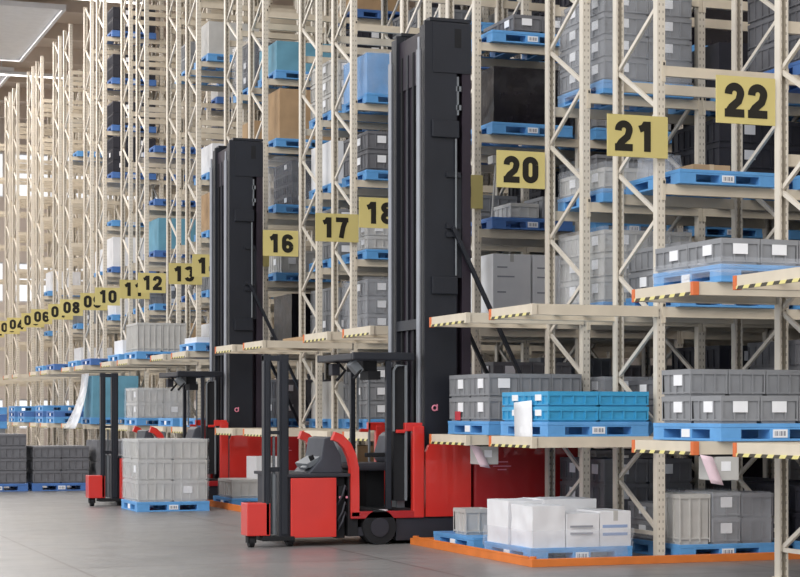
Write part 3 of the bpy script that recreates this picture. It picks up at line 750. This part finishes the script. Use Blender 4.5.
    for x, c, ly in ((6.86+d, 'base', 1.05), (6.80+d, 'console', .25)):
        l = P('work_lamp', MB().bar((x, ly, 2.1), (x+.11, ly, 1.98) if c == 'console' else (x, ly, 1.96), .1, .14, up=(0, 1, 0)).mesh('work_lamp', c, bevel=.01))
        P('lamp_arm', MB().tube([(x+.02, ly, 2.14), (x+.12, ly-.05, 2.02), (x, ly-.1, 1.9)], .018).mesh('lamp_arm', 'black', smooth=True), None, l)
    P('wiring_box', MB().box(6.97+d, 7.14+d, .3, .9, 2.0, 2.12).box(7.0+d, 7.15+d, .2, .5, 1.9, 2.0).mesh('wiring_box', 'black'))
    # chassis and wheels
    wl = P('drive_wheel', MB().cyl((7.07, -.0, .2), (7.07, .25, .2), .2, 36).mesh('drive_wheel', 'black', smooth=True))
    P('wheel_hub', MB().cyl((7.07, -.012, .2), (7.07, .0, .2), .11, 24).mesh('wheel_hub', 'base', smooth=True), None, wl)
    P('chassis', MB().box(7.28, 9.6+d, .03, W-.03, .04, .3).box(6.85, 7.28, .3, W-.03, .1, .3).box(6.8, 6.9, .05, .3, .1, .2).mesh('chassis', 'base', bevel=.01))
    # body
    pr = [(7.64+d, .31), (7.64+d, 1.06), (7.68+d, 1.14), (7.76+d, 1.17), (8.2+d, 1.17), (8.2+d, .31)]
    for y0, y1 in ((0, .07), (W-.07, W)): P('body_panel', MB().prism(pr, y0, y1).mesh('body_panel', 'red'), 'rounded bright red side panel')
    P('body', MB().box(8.25+d, 9.6+d, .03, W-.03, .31, 1.13).mesh('body', 'dred', bevel=.03), 'darker red battery body')
    for xa, xb, z_ in ((8.52, 8.68, .93), (8.49, 8.72, .88), (8.55, 8.66, .84)): P('print_line', MB().box(xa+d, xb+d, .024, .03, z_, z_+.012).mesh('print_line', 'logo'))
    P('cable', MB().tube([(8.4+d, .3, 1.16), (8.7+d, .25, 1.2), (9.1+d, .3, 1.17), (9.5+d, .35, 1.15)], .03).mesh('cable', 'black', smooth=True))
    d += .068
    # mast
    for k, (y0, y1, nm) in enumerate(((.12, .3, 'near'), (W-.3, W-.12, 'far'))):
        H = 6.11
        m = MB().box(7.6+d, 8.0+d, y0, y0+.05, .35, H-.02); m.box(7.6+d, 7.64+d, y0+.05, y1, .35, H-.06); m.box(7.8+d, 7.84+d, y0+.05, y1, .35, H-.06)
        c = P('mast_column', m.mesh('mast_column', 'mast', bevel=.004))
        P('inner_channel', MB().box(8.07+d, 8.18+d, y0, y1, .35, H-.05).box(8.02+d, 8.07+d, y1-.04, y1, .35, H-.05).mesh('inner_channel', 'mastp', bevel=.004), None, c)
        P('head_plate', MB().box(7.7+d, 8.18+d, y0-.012, y0, H-.62, H-.03).box(7.66+d, 8.18+d, y0-.012, y1, H-.02, H+.02).mesh('head_plate', 'mast', bevel=.004), None, c)
        P('head_slot', MB().box(7.97+d, 8.05+d, y0-.016, y0-.012, H-.32, H-.1).mesh('head_slot', 'black'), None, c)
        P('tie_plate', MB().box(7.68+d, 8.02+d, y0-.04, y0, 4.73, 4.93).mesh('tie_plate', 'mast', bevel=.01), None, c)
        P('tie_plate', MB().box(7.68+d, 8.0+d, y0-.04, y0, 2.9, 3.1).mesh('tie_plate', 'mast', bevel=.01), None, c)
        P('tie_plate', MB().box(8.0+d, 8.08+d, y0+.02, y0+.05, 3.1, 4.3).mesh('tie_plate', 'mast'), None, c)
        P('roller_bracket', MB().box(7.99+d, 8.05+d, y0-.02, y0+.04, 5.28, 5.34).box(8.0+d, 8.02+d, y0-.02, y0, 5.0, 5.45).mesh('roller_bracket', 'console'), None, c)
        P('roller_bracket', MB().box(7.99+d, 8.05+d, y0-.02, y0+.04, 5.06, 5.12).mesh('roller_bracket', 'console'), None, c)
        P('guide_rod', MB().cyl((7.98+d, y0-.03, 3.12), (7.98+d, y0-.03, 4.72), .012, 8).mesh('guide_rod', 'console'), None, c)
        P('lift_cylinder', MB().cyl((7.55+d, y0+.06, 1.3), (7.55+d, y0+.06, 5.75), .032, 16).cyl((7.55+d, y0+.06, 5.75), (7.55+d, y0+.06, 5.9), .018, 12).cyl((7.55+d, y0+.06, 1.25), (7.55+d, y0+.06, 1.36), .045, 16).mesh('lift_cylinder', 'chrome', smooth=True), 'long silver lift cylinder', c)
        for z in (3.7, 4.3, 3.6): P('rod_clamp', MB().box(7.86+d, 8.04+d, y0-.03, y0, z-.03, z+.03).mesh('rod_clamp', 'mast'), None, c)
        P('stay', MB().bar((7.93+d, y0-.06, 3.68), (9.2+d, y0-.06, 1.12), .045, .045).mesh('stay', 'mast'), 'long diagonal stay bar', c)
    P('carriage', MB().box(7.66+d, 8.0+d, .3, W-.3, .5, 5.4).box(7.64+d, 7.98+d, .3, W-.3, 5.4, 6.0).mesh('carriage', 'mastp'), 'plum black inner mast section')
    for k in range(4): y_ = .38+k*.2; P('mast_chain', MB().box(7.63+d, 7.655+d, y_, y_+.05, .5, 5.8).mesh('mast_chain', 'black' if k % 2 else 'mast'))
    for z in (2.5,): P('cross_member', MB().box(7.6+d, 7.63+d, .3, W-.3, z, z+.12).mesh('cross_member', 'mast'))
    # logo: a ring with a stem
    m = MB(); N = 20; cx, cz = 7.72+d, 1.57
    ring = [(cx+.03*math.cos(2*math.pi*i/N), .108, cz+.03*math.sin(2*math.pi*i/N)) for i in range(N+1)]
    m.tube(ring, .009, 8); m.box(cx+.022, cx+.038, .105, .112, cz-.03, cz+.045)
    P('logo', m.mesh('logo', 'logo'), 'pink ring-shaped logo')
    return t
forklift((0, 20.27, 0), 'nearer red forklift with the taller mast, between racks nineteen and twenty')
forklift((.06, 30.3, 0), 'farther red forklift behind the grey stack, between racks fifteen and sixteen', .22)

# ------------------------------------------------------------------ the building
def struct(name, mb, *ms):
    return tag(link(name, mb.mesh(name, *ms)), None, kind='structure')
struct('floor', MB().box(-14, 24, -12, 80, -.2, 0), 'floor')
struct('wall_right', MB().box(18.6, 18.8, 2, 78, 0, 13.6), 'wall')
# far wall with three bands of windows
bands = ((.9, 2.1), (6.0, 7.6), (10.2, 12.0))
m = MB(); z = 0; Y = 76
for a, b in bands: m.box(-14, 18.8, Y, Y+.2, z, a); z = b
m.box(-14, 18.8, Y, Y+.2, z, 13.6)
xx = -14
while xx < 18:
    for a, b in bands: m.box(xx, xx+.5, Y, Y+.2, a, b)
    xx += 3.5
struct('wall_back', m, 'wall')
k = 0; xx = -14
while xx < 18:
    x1 = min(xx+3.5, 18.8)
    for a, b in bands:
        k += 1
        w = tag(link('window_%d' % k, MB().box(xx+.5, x1, Y+.09, Y+.1, a, b).mesh('window', 'glass')), None, kind='structure')
        link('window_frame', MB().box(xx+.5, x1, Y+.06, Y+.14, a, a+.06).box(xx+.5, x1, Y+.06, Y+.14, b-.06, b).box(xx+1.95, xx+2.03, Y+.06, Y+.14, a+.06, b-.06).mesh('window_frame', 'white'), w)
    xx += 3.5
m = MB().box(-14, 18.8, 40, 76.2, 13.6, 13.8)
for i in range(9): m.box(-14, 18.6, 42+i*4, 42.25+i*4, 13.1, 13.6)
for i in range(4): m.box(-10+i*8, -9.8+i*8, 40, 76, 12.8, 13.1)
m.box(8.2, 18.8, 4, 40, 13.6, 13.8)
struct('ceiling', m, 'ceil')
for i in range(5):  # made-up strip lamps, added as extra light for the far end
    o = tag(link('added_strip_lamp', None, loc=(3.5+(i % 2)*6, 44+i*6, 12.6)), 'added strip lamp under the far roof, number %s from the front' % ['one', 'two', 'three', 'four', 'five'][i], 'lamp', 'added strip lamps under the far roof')
    link('housing', MB().box(-1.2, 1.2, -.1, .1, .02, .12).box(-1, -.97, -.02, .02, .12, .5).box(.97, 1, -.02, .02, .12, .5).mesh('housing', 'white'), o)
    link('tube', MB().box(-1.15, 1.15, -.07, .07, 0, .02).mesh('tube', 'glow'), o)

# ------------------------------------------------------------------ light
w = bpy.data.worlds.new('World'); S.world = w; w.use_nodes = True
bg = w.node_tree.nodes['Background']; bg.inputs[0].default_value = (.93, .96, 1, 1); bg.inputs[1].default_value = 1.25
s = bpy.data.lights.new('daylight', 'SUN'); s.energy = 1.3; s.angle = R(35); s.color = (1, .95, .9)
so = bpy.data.objects.new('daylight', s); COL.objects.link(so); so.rotation_euler = Vector((.75, .55, -.55)).to_track_quat('-Z', 'Y').to_euler()
for i in range(3):  # added area lights that brighten the far racks
    a = bpy.data.lights.new('far_fill_lamp', 'AREA'); a.shape = 'RECTANGLE'; a.size = 7.6; a.size_y = 8; a.energy = 1000; a.color = (1, .955, .92)
    ao = bpy.data.objects.new('far_fill_lamp', a); COL.objects.link(ao); ao.location = (5, 46+i*10, 12.72); ao.name = 'far_fill_light'
    x0, x1, y0, y1 = 1.1, 8.9, 41.9+i*10, 50.1+i*10
    m = MB().box(x0, x1, y0, y0+.1, 12.7, 12.85).box(x0, x1, y1-.1, y1, 12.7, 12.85).box(x0, x0+.1, y0+.1, y1-.1, 12.7, 12.85).box(x1-.1, x1, y0+.1, y1-.1, 12.7, 12.85).box(x0+.1, x1-.1, y0+.1, y1-.1, 12.78, 12.8)  # made-up frame and panel dressing the added area light
    tag(link('trim_%d' % (i+1), m.mesh('fill_light_frame', 'white')), 'white frame of an added fill light panel', kind='structure')

cam = bpy.data.cameras.new('camera'); co = bpy.data.objects.new('camera', cam); COL.objects.link(co); S.camera = co
co.location = (0, 0, 1.5); co.rotation_euler = (R(90), 0, -R(19.85)); cam.sensor_width = 36; cam.lens = 1870/800*36; cam.shift_y = 125.5/800
cam.clip_start = .1; cam.clip_end = 300
vs = S.view_settings; vs.view_transform = 'Standard'; vs.look = 'None'; vs.exposure = .12; vs.gamma = 1
S.cycles.max_bounces = 6;  S.cycles.transparent_max_bounces = 24; S.cycles.use_denoising = True
